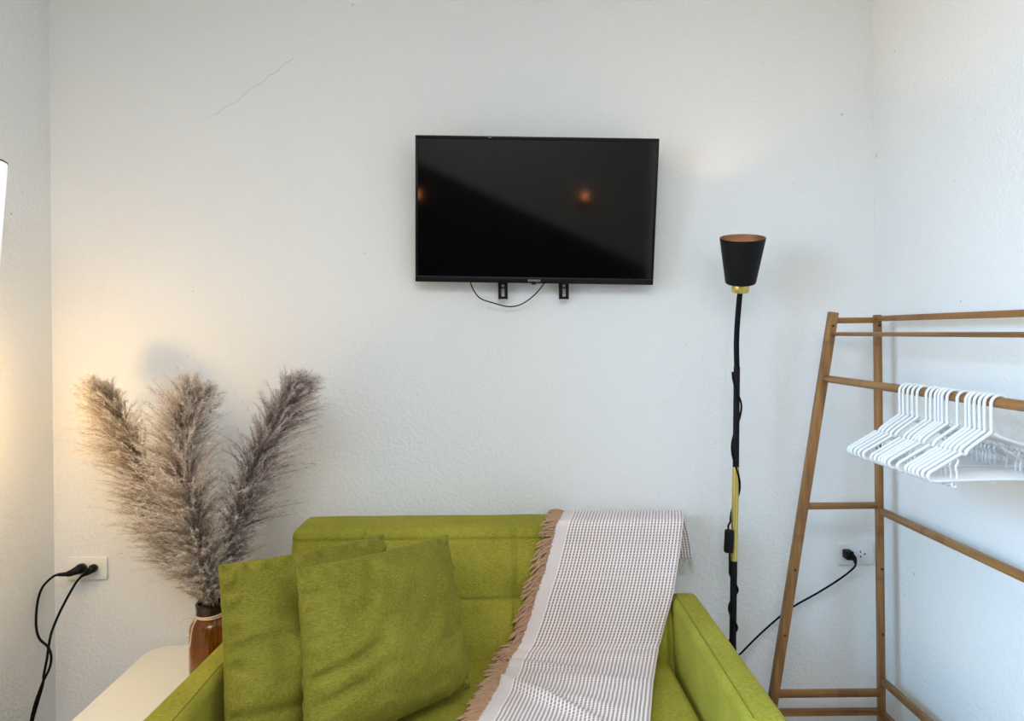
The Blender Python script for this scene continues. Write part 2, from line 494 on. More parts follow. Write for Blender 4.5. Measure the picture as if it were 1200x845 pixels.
# ------------------------------------------------------------------ throw blanket
def front_pt(px, py, off=0.011):
    Y = 2.0
    for _ in range(20):
        z = W(px, py, Y).z; Y = bk_y(z)-off
    return W(px, py, Y)
SZt = SEAT_Z+0.008
def seat_row(y, l, r): return (WZs(l, y, SZt), WZs(r, y, SZt))
rows = [
    (W(676, 652, 2.222), W(811, 655, 2.222)),
    (W(670, 635, 2.224), W(809, 636, 2.224)),
    (W(664, 612, 2.222), W(803, 610, 2.222)),
    (W(660, 600.5, 2.205), W(800, 599.5, 2.205)),
    (W(657, 603, 2.13), W(800.5, 602, 2.13)),
    (W(654, 608, 2.045), W(800.5, 606, 2.045)),
    (W(651, 615, 2.018), W(800.5, 614, 2.018)),
    (front_pt(645, 640), front_pt(797.5, 640)),
    (front_pt(637, 670), front_pt(793, 670)),
    (front_pt(627, 700), front_pt(788, 700)),
    (front_pt(618, 730), front_pt(780, 730)),
    (front_pt(607, 757, 0.014), front_pt(773, 757, 0.014)),
    (WZs(600, 768, SZt+0.012), WZs(771, 768, SZt+0.012)),
    seat_row(780, 595, 769), seat_row(800, 586, 766), seat_row(822, 573, 764), seat_row(846, 558, 762),
    seat_row(875, 540, 759), seat_row(905, 520, 756),
    (Vector((-0.112, 1.345, SEAT_Z-0.005)), Vector((0.285, 1.345, SEAT_Z-0.005))),
    (Vector((-0.115, 1.318, SEAT_Z-0.05)), Vector((0.287, 1.318, SEAT_Z-0.05))),
    (Vector((-0.118, 1.314, 0.27)), Vector((0.29, 1.314, 0.27))),
]
Lc = catmull([r[0] for r in rows], 8); Rc = catmull([r[1] for r in rows], 8)
nu = 70
def seg_d(p, a, b):
    ap = (p[0]-a[0], p[1]-a[1]); ab = (b[0]-a[0], b[1]-a[1]); L2 = ab[0]**2+ab[1]**2
    t = max(0, min(1, (ap[0]*ab[0]+ap[1]*ab[1])/L2))
    return math.hypot(ap[0]-ab[0]*t, ap[1]-ab[1]*t), t
folds = [(WZs(588, 797, SZt), WZs(700, 846, SZt), 0.016, 0.020), (WZs(632, 793, SZt), WZs(760, 800, SZt), 0.02, 0.010),
         (WZs(600, 778, SZt), WZs(700, 788, SZt), 0.014, 0.010), (WZs(640, 812, SZt), WZs(740, 835, SZt), 0.02, 0.007)]
verts, faces, uv = [], [], []
arc = 0.0; prev = None
for i, (l, r) in enumerate(zip(Lc, Rc)):
    mid = (l+r)/2
    if prev is not None: arc += (mid-prev).length
    prev = mid
    for j in range(nu+1):
        u = j/nu; p = l.lerp(r, u)
        w = 0.0035*noise.noise(Vector((p.x*13, p.y*11+3, p.z*9))) + 0.0015*noise.noise(Vector((p.x*40, p.y*30, p.z*30)))
        w = abs(w)*0.6+0.002
        if p.z < SEAT_Z+0.03 and p.y > 1.36:
            h = 0
            for a, b, wd, amp in folds:
                d, t = seg_d(p, a, b); h += amp*math.exp(-(d/wd)**2)*(0.35+0.65*math.sin(PI*min(1, .15+t*.85)))
            p = p+Vector((0, 0, h+w))
        elif p.y < 2.1: p = p+Vector((0, -w, 0.2*w))
        else: p = p+Vector((0, 0, w if p.z > .75 else 0))
        verts.append(p); uv.append((u*0.36, arc))
n1 = nu+1
for i in range(len(Lc)-1):
    for j in range(nu): faces.append((i*n1+j, i*n1+j+1, (i+1)*n1+j+1, (i+1)*n1+j))
me = bpy.data.meshes.new('throw_blanket'); me.from_pydata([tuple(v) for v in verts], [], faces)
ul = me.uv_layers.new(name='UVMap')
for lp in me.loops: ul.data[lp.index].uv = uv[lp.vertex_index]
t = NT('waffle_weave')
tc = t.n('ShaderNodeTexCoord'); sp = t.n('ShaderNodeSeparateXYZ'); t.l(tc.outputs['UV'], sp.inputs[0])
U, V = sp.outputs[0], sp.outputs[1]
wobn = t.math('MULTIPLY', t.math('SUBTRACT', t.noise(tc.outputs['UV'], 30, 2), 0.5), 0.002)
cu = t.math('FRACT', t.math('DIVIDE', t.math('ADD', U, wobn), 0.0092))
cv = t.math('FRACT', t.math('DIVIDE', t.math('ADD', V, wobn), 0.0078))
gu = t.math('SMOOTH_MIN', t.math('MULTIPLY', t.math('ABSOLUTE', t.math('SUBTRACT', cu, 0.5)), 2.0), 1.0, 0.1)   # 0 mid gap, 1 strand
gv = t.math('MULTIPLY', t.math('ABSOLUTE', t.math('SUBTRACT', cv, 0.5)), 2.0)
def step(x, a, b):
    nd = t.n('ShaderNodeMapRange'); nd.interpolation_type = 'SMOOTHSTEP'
    nd.inputs[1].default_value = a; nd.inputs[2].default_value = b; t.l(x, nd.inputs[0]); return nd.outputs[0]
pit = t.math('MULTIPLY', step(gu, 0.58, 0.32), step(gv, 0.8, 0.5))
body = t.math('GREATER_THAN', U, 0.034)
pit = t.math('MULTIPLY', pit, body)
stripe = t.math('MULTIPLY', step(gu, 0.7, 0.35), body)
n3 = t.noise(tc.outputs['UV'], 9, 3)
base = t.mix(n3, srgb(236, 224, 221), srgb(243, 235, 233))
plainc = t.mix(n3, srgb(218, 203, 200), srgb(226, 213, 210))
base = t.mix(body, plainc, base)
c1 = t.mix(t.math('MULTIPLY', stripe, 0.5), base, srgb(206, 180, 173))
band = t.math('MULTIPLY', step(t.math('FRACT', t.math('DIVIDE', V, 0.165)), 0.5, 0.52), 0.0)
fl_ = t.math('ABSOLUTE', t.math('SUBTRACT', t.math('FRACT', t.math('DIVIDE', t.math('ADD', V, t.math('MULTIPLY', U, 0.05)), 0.205)), 0.5))
fl_ = t.math('MULTIPLY', step(fl_, 0.012, 0.004), 0.45)
pit = t.math('MULTIPLY', pit, t.math('SUBTRACT', 1.0, fl_))
c2 = t.mix(t.math('MULTIPLY', pit, 0.85), c1, srgb(132, 102, 95))
t.color(c2); t.set(Roughness=0.9, Specular_IOR_Level=0.15, Sheen_Weight=0.2)
fine = t.noise(tc.outputs['UV'], 900, 1)
t.bump(t.math('ADD', t.math('SUBTRACT', 1.0, pit), t.math('MULTIPLY', fine, 0.3)), 0.7, 0.002)
M_waffle = t.m
blanket = link('throw_blanket', me, M_waffle)
tag(blanket, 'pinkish white waffle-weave throw with tan fringe draped over the sofa back', 'blanket')
sm = blanket.modifiers.new('thickness', 'SOLIDIFY'); sm.thickness = 0.0025; sm.offset = 1
M_fringe = plain('tan_fringe', srgb(178, 142, 114), 0.9, var=0.35, scale=90, spec=0.1)
M_fringe_w = plain('white_fringe', srgb(225, 218, 208), 0.9, var=0.1, spec=0.1)
mb = MB(); k0 = 24
edge = Lc[k0:-12]
# walk the left edge at even spacing
acc = 0; last = edge[0]; nextd = 0.0
for i in range(1, len(edge)):
    a, b = edge[i-1], edge[i]; L = (b-a).length; d = 0
    while nextd < L:
        p = a.lerp(b, nextd/L); tan = (b-a).normalized()
        for q in range(3):
            ln = random.uniform(0.024, 0.052)
            onseat = p.z < SEAT_Z+0.035
            ontop = p.z > 0.745
            if onseat:
                d0 = Vector((-1, random.uniform(-.5, .25), random.uniform(0, .15))); g = Vector((-.2, -.5, -.12))
            elif ontop:
                d0 = Vector((-.9, -random.uniform(0.2, .5), random.uniform(.1, .5))); g = Vector((-.2, -.4, -.55))
            else:
                d0 = Vector((-1, -random.uniform(.05, .35), random.uniform(-.5, .25))); g = Vector((-.1, -.05, -.9))
            off = Vector((random.uniform(-.001, .004), random.uniform(-.004, 0), random.uniform(0, .004)))
            pts = []
            side = random.uniform(-.005, .005)
            for s in range(6):
                f = s/5
                x = p+off+(d0.normalized()*(f) + g*(f*f*0.55))*ln + tan*side*math.sin(f*5+q*2)
                if onseat: x.z = max(x.z, SEAT_Z+0.004)
                elif x.z < BK_Z-0.03 and x.z > SEAT_Z+0.02: x.y = min(x.y, bk_y(x.z)-0.006)
                pts.append(x)
            r0 = random.uniform(0.0021, 0.0031)
            mb.tube(pts, [r0*1.1, r0, r0*1.15, r0, r0*1.2, r0*0.7], 6)
        nextd += 0.0088
    nextd -= L
fo = mb.build('fringe', M_fringe, None, True); fo.parent = blanket; fo['label'] = 'tan twisted fringe along the left edge'
mb = MB()
for k in range(46):
    u = 0.62+0.38*k/45
    p = Lc[0].lerp(Rc[0], u)
    ln = random.uniform(.030, .046); sx = random.uniform(-.006, .010)
    mb.tube([p+Vector((sx*f, -.002*f, -ln*f)) + Vector((.002*math.sin(f*6+k), 0, 0)) for f in (0, .3, .6, 1)], 0.0013, 5)
fo = mb.build('fringe', M_fringe_w, None, True); fo.parent = blanket; fo['label'] = 'white fringe on the end hanging behind'

# ------------------------------------------------------------------ television
tv_c = W(627.6, 247.5, 2.165)
tv = thing('television', 'black flat-screen television mounted on the back wall', 'television', tv_c)
tv['_local'] = 1
tv.rotation_euler = (0, 0, 0)
MT = Matrix.Rotation(math.radians(1.45), 4, 'Y') @ Matrix.Rotation(math.radians(7.6), 4, 'X')
TW, TH = 0.7235, 0.434
def tvpart(mb, name, mat, parent=tv, smooth=True, xf=True):
    o = mb.build(name, mat, None, smooth)
    if xf: o.data.transform(MT)
    else: o.data.transform(Matrix.Translation(-tv_c))
    o.parent = parent
    return o
hw, hh = TW/2, TH/2
BZ = 0.0095
mb = MB()   # bezel ring
mb.box((-hw, -0.014, hh-BZ), (hw, 0.012, hh), 0.0015); mb.box((-hw, -0.014, -hh), (hw, 0.012, -hh+0.0165), 0.0015)
mb.box((-hw, -0.014, -hh+0.0165), (-hw+BZ*.8, 0.012, hh-BZ), 0.0015); mb.box((hw-BZ*.8, -0.014, -hh+0.0165), (hw, 0.012, hh-BZ), 0.0015)
M_bez = plain('gloss_black_bezel', (0.003, 0.003, 0.003, 1), 0.4, spec=0.2)
tvpart(mb, 'bezel', M_bez)
ts = NT('tv_screen'); v = ts.coord(); ts.color(ts.mix(ts.noise(v, 3, 1), (0.0008, 0.0008, 0.0008, 1), (0.0012, 0.0012, 0.0012, 1)))
ts.set(Roughness=0.07, Specular_IOR_Level=0.42)
tvpart(MB().box((-hw+BZ*.8, -0.0115, -hh+0.0165), (hw-BZ*.8, 0.004, hh-BZ)), 'screen', ts.m, smooth=False)
M_lip = plain('dark_grey_edge', (0.02, 0.02, 0.02, 1), 0.5)
tvpart(MB().box((-hw+BZ*.8, -0.0142, -hh+0.0165), (hw-BZ*.8, -0.011, -hh+0.0176)), 'bezel_lip', M_lip, smooth=False)
mb = MB(); mb.box((-hw+.004, 0.006, -hh+.004), (hw-.004, 0.024, hh-.004), 0.006); mb.box((-hw+.10, 0.02, -hh+.05), (hw-.10, 0.045, hh-.09), 0.01)
tvpart(mb, 'back_housing', M_black)
tvpart(MB().box((-0.008, -0.010, -hh-0.004), (0.006, 0.0, -hh+0.002), 0.0008), 'sensor', M_lip)
def text_obj(s, size, name, mat, parent, loc):
    cu = bpy.data.curves.new(name, 'FONT'); cu.body = s; cu.size = size; cu.align_x = 'CENTER'; cu.align_y = 'CENTER'; cu.extrude = 0.0002; cu.space_character = 1.12
    o = bpy.data.objects.new(name, cu); COL.objects.link(o)
    dg = bpy.context.evaluated_depsgraph_get(); me = bpy.data.meshes.new_from_object(o.evaluated_get(dg))
    bpy.data.objects.remove(o)
    me.transform(Matrix.Translation(loc) @ Matrix.Rotation(PI/2, 4, 'X') @ Matrix.Scale(1.05, 4, (1, 0, 0)))
    me.transform(MT)
    return link(name, me, mat, None, False), me
lg, _ = text_obj('EXPRESS', 0.0088, 'logo', plain('silver_print', (0.5, 0.5, 0.5, 1), 0.5), tv, (0.0, -0.0146, -hh+0.0078)); lg.parent = tv
for dx in (-0.1443, -0.1385):
    tvpart(MB().box((dx, -0.0147, hh-0.0055), (dx+0.0022, -0.0138, hh-0.0028)), 'indicator', plain('pale_print', (0.5, 0.5, 0.48, 1), 0.5), smooth=False)
# wall mount: two slotted arms showing under the set, and a rail behind
def slot_arm(px):
    p = W(px, 350.5, 2.212); w = 0.0135; z0, z1 = p.z, p.z+0.30
    mb = MB(); bm = mb.bm
    y0, y1 = 2.210, 2.2125
    def plate(x0, x1, a, b): mb.box((p.x+x0, y0, a), (p.x+x1, y1, b))
    sl = 0.0048
    plate(-w, -sl, z0, z1); plate(sl, w, z0, z1)
    z = z0
    for a, b in ((0.000, 0.008), (0.033, 0.037), (0.045, 0.054), (0.085, 0.30)): plate(-sl, sl, z0+a, z0+b)
    for sx in (-1, 1): mb.box((p.x+sx*w-.0012, y0, z0), (p.x+sx*w+.0012, 2.228, z1))
    return mb
for px in (589.5, 661): tvpart(slot_arm(px), 'mount_arm', M_blackmetal, smooth=False, xf=False)
mb = MB()
for z in (1.62, 1.78): mb.box((0.0, 2.216, z-.02), (0.26, 2.2399, z+.02), 0.002)
tvpart(mb, 'mount_rail', M_blackmetal, xf=False)
cp = catmull([W(551, 326, 2.19), W(553, 336, 2.195), W(562, 349, 2.20), W(578, 355, 2.205), W(596, 359.3, 2.21), W(611, 356.5, 2.21), W(626, 346, 2.205), W(637, 333, 2.195), W(641, 326, 2.19)], 8)
tvpart(MB().tube(cp, 0.0019, 8), 'cable', M_rubber, xf=False)

# ------------------------------------------------------------------ floor lamp (right)
LY = 2.1
pb = W(858.5, 757, LY)
lampb = (pb.x+0.004, LY, 0)
fl = thing('floor_lamp', 'slim black and brass floor lamp with a black cone shade behind the sofa', 'floor lamp', lampb)
MB().lathe([(0, 0), (0.105, 0), (0.11, 0.004), (0.11, 0.014), (0.104, 0.019), (0.012, 0.021), (0.010, 0.03), (0, 0.03)], Matrix.Translation(lampb)).build('base', M_blackmetal, fl)
pb0 = Vector((lampb[0], LY, 0.02))
p_g0, p_g1, p_n0 = W(860, 657, LY), W(862.3, 547, LY), W(863.5, 430, LY)
MB().tube([pb0, W(858.7, 750, LY), p_g0], 0.0098, 16).build('pole', M_blackmetal, fl)
MB().tube([p_g0, p_g1], 0.0096, 16).build('brass_tube', M_brass, fl)
MB().tube([p_g1, p_n0], 0.0090, 16).build('pole', M_blackmetal, fl)
neck = catmull([p_n0, W(863, 405, LY), W(864, 380, LY), W(866, 355, LY-0.003), W(867.3, 342, LY-0.006)], 8)
MB().tube(neck, 0.0078, 14).build('gooseneck', M_rubber, fl)
top = neck[-1]
axis = (Matrix.Rotation(math.radians(-2.6), 3, 'Y') @ Matrix.Rotation(math.radians(17), 3, 'X') @ Vector((0, 0, 1))).normalized()
MS = Matrix.Translation(top) @ axis.to_track_quat('Z', 'Y').to_matrix().to_4x4()
MB().lathe([(0, 0), (0.0235, 0), (0.0245, 0.002), (0.0245, 0.022), (0.0235, 0.024), (0, 0.024)], MS, 32).build('brass_collar', M_brass, fl)
pr = [(0.006, 0.024), (0.038, 0.0245), (0.0420, 0.027), (0.0435, 0.033), (0.0632, 0.158), (0.0632, 0.159), (0.0617, 0.159), (0.042, 0.034), (0.039, 0.030), (0.006, 0.0285)]
tsh = NT('shade_black_copper_inside')
geo = tsh.n('ShaderNodeTexCoord')
shade = MB().lathe(pr[:6], MS, 56).build('lamp_shade', M_blackmetal, fl)
M_inner = plain('copper_lining', srgb(58, 46, 36), 0.42, 0.5)
inner = MB().lathe([(0.0632, 0.159), (0.0617, 0.159), (0.042, 0.034), (0.039, 0.030), (0.006, 0.0285)], MS, 56).build('shade_lining', M_inner, None)
inner.data.transform(Matrix.Translation(-Vector(lampb))); inner.parent = shade; inner['label'] = 'copper coloured inside of the shade'
tb = NT('lit_bulb_small'); tb.color((0.9, 0.8, 0.6, 1)); tb.b.inputs['Emission Color'].default_value = (1, 0.62, 0.28, 1); tb.b.inputs['Emission Strength'].default_value = 4
bulb = MB().lathe([(0, 0.0285), (0.012, 0.0285), (0.013, 0.045), (0.020, 0.065), (0.021, 0.08), (0.015, 0.095), (0, 0.1)], MS, 24).build('bulb', tb.m, fl)
ld = bpy.data.lights.new('floor_lamp_light', 'POINT'); ld.energy = 1.9; ld.color = (1, 0.60, 0.32); ld.shadow_soft_size = 0.008
lo = bpy.data.objects.new('floor_lamp_light', ld); COL.objects.link(lo); lo.location = MS @ Vector((0, 0, 0.106))
# the flex: wound round the pole, with an inline switch
def pole_at(z):
    pts = [pb0, W(858.7, 750, LY), p_g0, p_g1, p_n0]
    for a, b in zip(pts, pts[1:]):
        if z <= b.z: return a.lerp(b, max(0, (z-a.z)/(b.z-a.z)))
    return pts[-1]
zs_top, z_sw1, z_sw0 = W(861, 436, LY).z, W(856, 612, LY).z, W(855, 655, LY).z
c1 = []
N = 90
for k in range(N+1):
    f = k/N; z = zs_top+(z_sw1-zs_top)*f
    a = PI*0.9 + f*2*PI*2.0; R = 0.0120+0.004*max(0, math.sin(f*9))**4
    c1.append(pole_at(z)+Vector((math.cos(a)*R, -abs(math.sin(a))*R*0.9 if math.sin(a) < 0 else math.sin(a)*R*.9, 0)))
psw = pole_at((z_sw0+z_sw1)/2)+Vector((-0.018, -0.006, 0))
swt, swb = psw+Vector((0.0, 0, 0.032)), psw+Vector((0.002, 0, -0.032))
c1 += [swt.lerp(c1[-1], .5)+Vector((-.004, 0, 0)), swt]
MB().tube(catmull(c1, 2), 0.0029, 8).build('cord', M_rubber, fl)
mb = MB(); mb.box((-0.0125, -0.010, -0.034), (0.0125, 0.010, 0.034), 0.006, Matrix.Translation(psw) @ Matrix.Rotation(0.06, 4, 'Y'), 3)
mb.build('switch', M_black, fl)
c2 = [swb, swb.lerp(pole_at(z_sw0-.03)+Vector((-.013, -.004, 0)), .6)]
zb = 0.10
N = 120
for k in range(N+1):
    f = k/N; z = (z_sw0-0.04)+(zb-(z_sw0-0.04))*f
    a = PI + f*2*PI*4.6; R = 0.0119
    c2.append(pole_at(z)+Vector((math.cos(a)*R, math.sin(a)*R, 0)))
plug_p = W(995, 652, 2.205)
c2 += [Vector((lampb[0]+0.02, LY+0.02, 0.16)), Vector((lampb[0]+0.022, LY+.04, 0.22)), W(860, 775, 2.17), W(868, 766, 2.18), W(893, 741, 2.2), W(925, 714, 2.215), W(958, 695, 2.215), W(985, 678, 2.205), W(1001, 665, 2.20), W(1002.5, 659, 2.197)]
MB().tube(catmull(c2, 3), 0.0031, 8).build('cord', M_rubber, fl)
mb = MB()
pc = W(994.5, 650, 2.208)
mb.box((-.0125, -.016, -.0135), (.0105, .0165, .0135), .004, Matrix.Translation(pc), 3)
mb.tube([pc+Vector((0.001, -.010, 0)), pc+Vector((0.009, -.014, -.007)), W(1001.5, 655, 2.195), W(1002.7, 660, 2.197)], [0.0115, 0.0095, 0.0068, 0.0042], 14)
mb.build('plug', M_black, fl)

# ------------------------------------------------------------------ wall outlets
def outlet(c, w, h, label, mat, sockets, rot):
    o = thing('wall_outlet', label, 'outlet', c)
    MR = Matrix.Translation(c) @ Matrix.Rotation(rot, 4, 'Y')
    MB().box((-w/2, -0.011, -h/2), (w/2, 0.0, h/2), 0.005, MR, 2).build('cover_plate', mat, o)
    for sx in sockets:
        s = MB().box((sx-.0165, -0.0122, -.0215), (sx+.0165, -0.0085, .0215), 0.0012, MR).build('socket', mat, o)
        for (dx, dz, a, b) in ((-.006, .0075, .0016, .0036), (-.006, -.0075, .0016, .0036), (.0075, 0, .0024, .0024)):
            q = MB(); q.box((sx+dx-a, -0.0127, dz-b), (sx+dx+a, -0.0116, dz+b), 0.0006, MR)
            hb = q.build('slot', M_hole, None); hb.data.transform(Matrix.Translation(-Vector(c))); hb.parent = s
    return o
c = W(1001, 648.3, BACK); outlet(c, 0.113, 0.068, 'pale grey wall outlet behind the rack leg with one black plug', M_white, (-0.017, 0.0195), -0.02)
c = W(104, 665, BACK); outlet(c, 0.124, 0.072, 'cream wall outlet beside the left corner with two black plugs', M_ivory, (-0.024, 0.016), 0.0)

# power cords at the left outlet
def left_cord(label, ppts, cpts, name, prad):
    loc = ppts[0]
    o = thing('power_cord', label, 'power cord', loc, 'cords at the left outlet')
    MB().tube(catmull(cpts, 8), 0.0036, 10).build('cord', M_rubber, o)
    mb = MB(); mb.tube(catmull(ppts, 5), [prad(k/((len(ppts)-1)*5)) for k in range((len(ppts)-1)*5+1)], 16)
    mb.build('plug', M_black, o)
    return o
def r1(f): return 0.0150 if f < .35 else (0.0150-(f-.35)*0.0150 if f < .8 else max(0.0048, 0.0066-(f-.8)*.01))
left_cord('black power cord with the long plug, on the left in the outlet', [W(96.5, 666, 2.229), W(94.5, 666.5, 2.200), W(90, 668.5, 2.186), W(80, 672.5, 2.178), W(68, 673.5, 2.172)],
          [W(70, 673, 2.173), W(62, 676, 2.165), W(50, 688, 2.15), W(44, 706, 2.14), W(42.3, 732, 2.125), W(46, 748, 2.115), W(56, 758, 2.105), W(60, 769, 2.10), W(58, 783, 2.095), W(50, 800, 2.085), W(41, 825, 2.075), W(36, 846, 2.07), W(32, 870, 2.05), W(30, 900, 2.0), Vector((-1.30, 1.93, 0.02)), Vector((-1.29, 1.86, 0.005))], 'a', r1)
def r2(f): return 0.0125 if f < .42 else max(0.0042, 0.0122-(f-.42)*.0165)
left_cord('black power cord with the short plug, on the right in the outlet', [W(110, 666, 2.229), W(108.5, 666.5, 2.206), W(103, 671, 2.196), W(95, 675.5, 2.192)],
          [W(96, 675, 2.192), W(89, 683, 2.185), W(78, 702, 2.17), W(68, 722, 2.15), W(60.5, 741, 2.13), W(57.5, 755, 2.112), W(55, 772, 2.10), W(51.5, 790, 2.10), W(50, 803, 2.095), W(44, 824, 2.085), W(38, 846, 2.075), W(35, 870, 2.06), W(33, 900, 2.03), Vector((-1.25, 2.0, 0.02)), Vector((-1.2, 2.05, 0.005)), Vector((-1.14, 2.12, 0.005))], 'b', r2)

# ------------------------------------------------------------------ side table
TZ = W(205, 755.5, 2.225).z
tl = -1.07; tr_ = -0.715
st = thing('side_table', 'low white rounded side table between the left wall and the sofa', 'side table', (tl+0.17, 1.85, 0))
def slab(z0, z1, inset, r):
    bm = bmesh.new()
    P = round_poly([(tl+inset, 1.5+inset), (tr_-inset, 1.5+inset), (tr_-inset, 2.225-inset), (tl+inset, 2.225-inset)], [r]*4, 10)
    f = bm.faces.new([bm.verts.new((p.x, p.y, z0)) for p in P])
    e = bmesh.ops.extrude_face_region(bm, geom=[f]); vs = [x for x in e['geom'] if isinstance(x, bmesh.types.BMVert)]
    bmesh.ops.translate(bm, vec=(0, 0, z1-z0), verts=vs)
    bmesh.ops.recalc_face_normals(bm, faces=bm.faces[:])
    es = [x for x in bm.edges if abs(x.verts[0].co.z-x.verts[1].co.z) < 1e-6]
    bmesh.ops.bevel(bm, geom=es, offset=0.005, segments=3, affect='EDGES', profile=.5)
    m = MB(); m.bm.free(); m.bm = bm; return m
slab(TZ-0.035, TZ, 0, 0.075).build('table_top', M_table, st)
slab(TZ-0.085, TZ-0.035, 0.03, 0.05).build('apron', M_table, st)
for sx in (tl+0.065, tr_-0.065):
    for sy in (1.565, 2.16):
        MB().lathe([(0, 0), (0.013, 0), (0.02, TZ-0.085), (0, TZ-0.085)], Matrix.Translation((sx, sy, 0)), 18).build('leg', M_table, st)

# ------------------------------------------------------------------ amber bottle vase
vy = 2.0
vb = W(247.5, 760, vy); vloc = Vector((vb.x, vy, TZ))
rim_z = W(247, 706, vy).z-TZ; sh_z = W(247, 727, vy).z-TZ
vase = thing('bottle_vase', 'brown amber glass bottle vase with twine on the side table', 'vase', vloc)
tg = NT('amber_glass'); v = tg.coord()
tg.color(tg.mix(tg.noise(v, 6, 2), srgb(186, 132, 46), srgb(196, 142, 54)))
tg.set(Roughness=0.06, Transmission_Weight=0.93, IOR=1.45, Specular_IOR_Level=0.6)
rb = 0.0575
outp = [(0, 0.0), (rb-.006, 0), (rb, .006), (rb, sh_z-.022), (rb-.004, sh_z-.006), (0.048, sh_z+.006), (0.0395, sh_z+.012), (0.0365, sh_z+.018), (0.0365, rim_z)]
inp = [(r-.0035 if r > .01 else 0, z+.004 if i < 3 else z) for i, (r, z) in enumerate(outp)][::-1]
MB().lathe(outp+inp, Matrix.Translation(vloc), 48).build('bottle', tg.m, vase)
M_neck = plain('dark_brown_glass', srgb(46, 26, 16), 0.2)
MB().lathe([(0.0366, sh_z+.020), (0.0385, sh_z+.021), (0.0392, rim_z-.010), (0.0402, rim_z-.008), (0.0402, rim_z), (0.037, rim_z+.003), (0.033, rim_z), (0.033, sh_z+.022)], Matrix.Translation(vloc), 40, closed=True).build('neck_band', M_neck, vase)
M_twine = plain('pale_twine', srgb(214, 188, 165), 0.9, var=0.15, spec=0.1)
mb = MB()
for zz, ph in ((sh_z+.020, 0), (sh_z+.0235, 1)):
    mb.tube([vloc+Vector((0.0405*math.cos(a), 0.0405*math.sin(a), zz+0.003*math.sin(a+ph))) for a in np.linspace(0, 2*PI*.999, 50)], 0.0021, 7)
kn = vloc+Vector((-.024, -.036, sh_z+.019))
mb.tube(catmull([kn, kn+Vector((-.004, -.014, -.012)), kn+Vector((-.006, -.022, -.03)), kn+Vector((-.009, -.023, -.055)), kn+Vector((-.011, -.023, -.068))], 6), 0.0018, 6)
mb.tube(catmull([kn, kn+Vector((-.012, -.010, -.008)), kn+Vector((-.016, -.018, -.026)), kn+Vector((-.012, -.024, -.036)), kn+Vector((-.018, -.022, -.044))], 6), 0.0016, 6)
mb.tube(catmull([kn+Vector((-.002, -.006, 0)), kn+Vector((-.02, -.003, .004)), kn+Vector((-.036, 0, -.004)), kn+Vector((-.048, .002, -.018))], 6), 0.0009, 5)
mb.build('twine', M_twine, vase)

# ------------------------------------------------------------------ pampas plumes
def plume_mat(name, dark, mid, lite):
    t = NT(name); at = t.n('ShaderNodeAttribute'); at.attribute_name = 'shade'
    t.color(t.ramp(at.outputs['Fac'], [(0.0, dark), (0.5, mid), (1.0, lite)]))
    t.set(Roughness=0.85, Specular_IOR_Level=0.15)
    tr = t.n('ShaderNodeBsdfTranslucent'); ms = t.n('ShaderNodeMixShader'); ms.inputs[0].default_value = 0.4
    t.l(t.b.inputs['Base Color'].links[0].from_socket, tr.inputs[0])
    t.l(t.b.outputs[0], ms.inputs[1]); t.l(tr.outputs[0], ms.inputs[2]); t.l(ms.outputs[0], t.out.inputs[0])
    return t.m
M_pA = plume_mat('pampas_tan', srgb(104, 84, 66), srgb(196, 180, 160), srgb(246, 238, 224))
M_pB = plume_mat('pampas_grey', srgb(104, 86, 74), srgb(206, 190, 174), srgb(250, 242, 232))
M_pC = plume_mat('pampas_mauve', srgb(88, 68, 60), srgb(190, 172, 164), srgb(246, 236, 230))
M_stem = plain('dry_stem', srgb(168, 138, 92), 0.7)

def ribbons(P0, P1, P2, P3, w0, shade):
    """cubic-ish strands as crossed tapered ribbons; arrays (n,3)"""
    n = len(P0); ts_ = np.array([0, .33, .66, 1.0])
    pts = []
    for t in ts_:
        a = (1-t)**3*P0 + 3*(1-t)**2*t*P1 + 3*(1-t)*t*t*P2 + t**3*P3
        pts.append(a)
    pts = np.stack(pts, 1)                                  # n,4,3
    tang = pts[:, 3]-pts[:, 0]
    rnd = rng.normal(size=(n, 3)); side = np.cross(tang, rnd)
    side /= np.linalg.norm(side, axis=1, keepdims=True)+1e-9
    wd = np.array([1, .85, .55, .12])
    L = pts + side[:, None, :]*w0[:, None, None]*wd[None, :, None]
    R = pts - side[:, None, :]*w0[:, None, None]*wd[None, :, None]
    V = np.stack([L, R], 2).reshape(n, 8, 3)
    base = (np.arange(n)*8)[:, None, None]
    q = np.array([[0, 1, 3, 2], [2, 3, 5, 4], [4, 5, 7, 6]])[None]
    Fq = (base+q).reshape(-1, 4)
    return V.reshape(-1, 3), Fq, np.repeat(shade, 8)

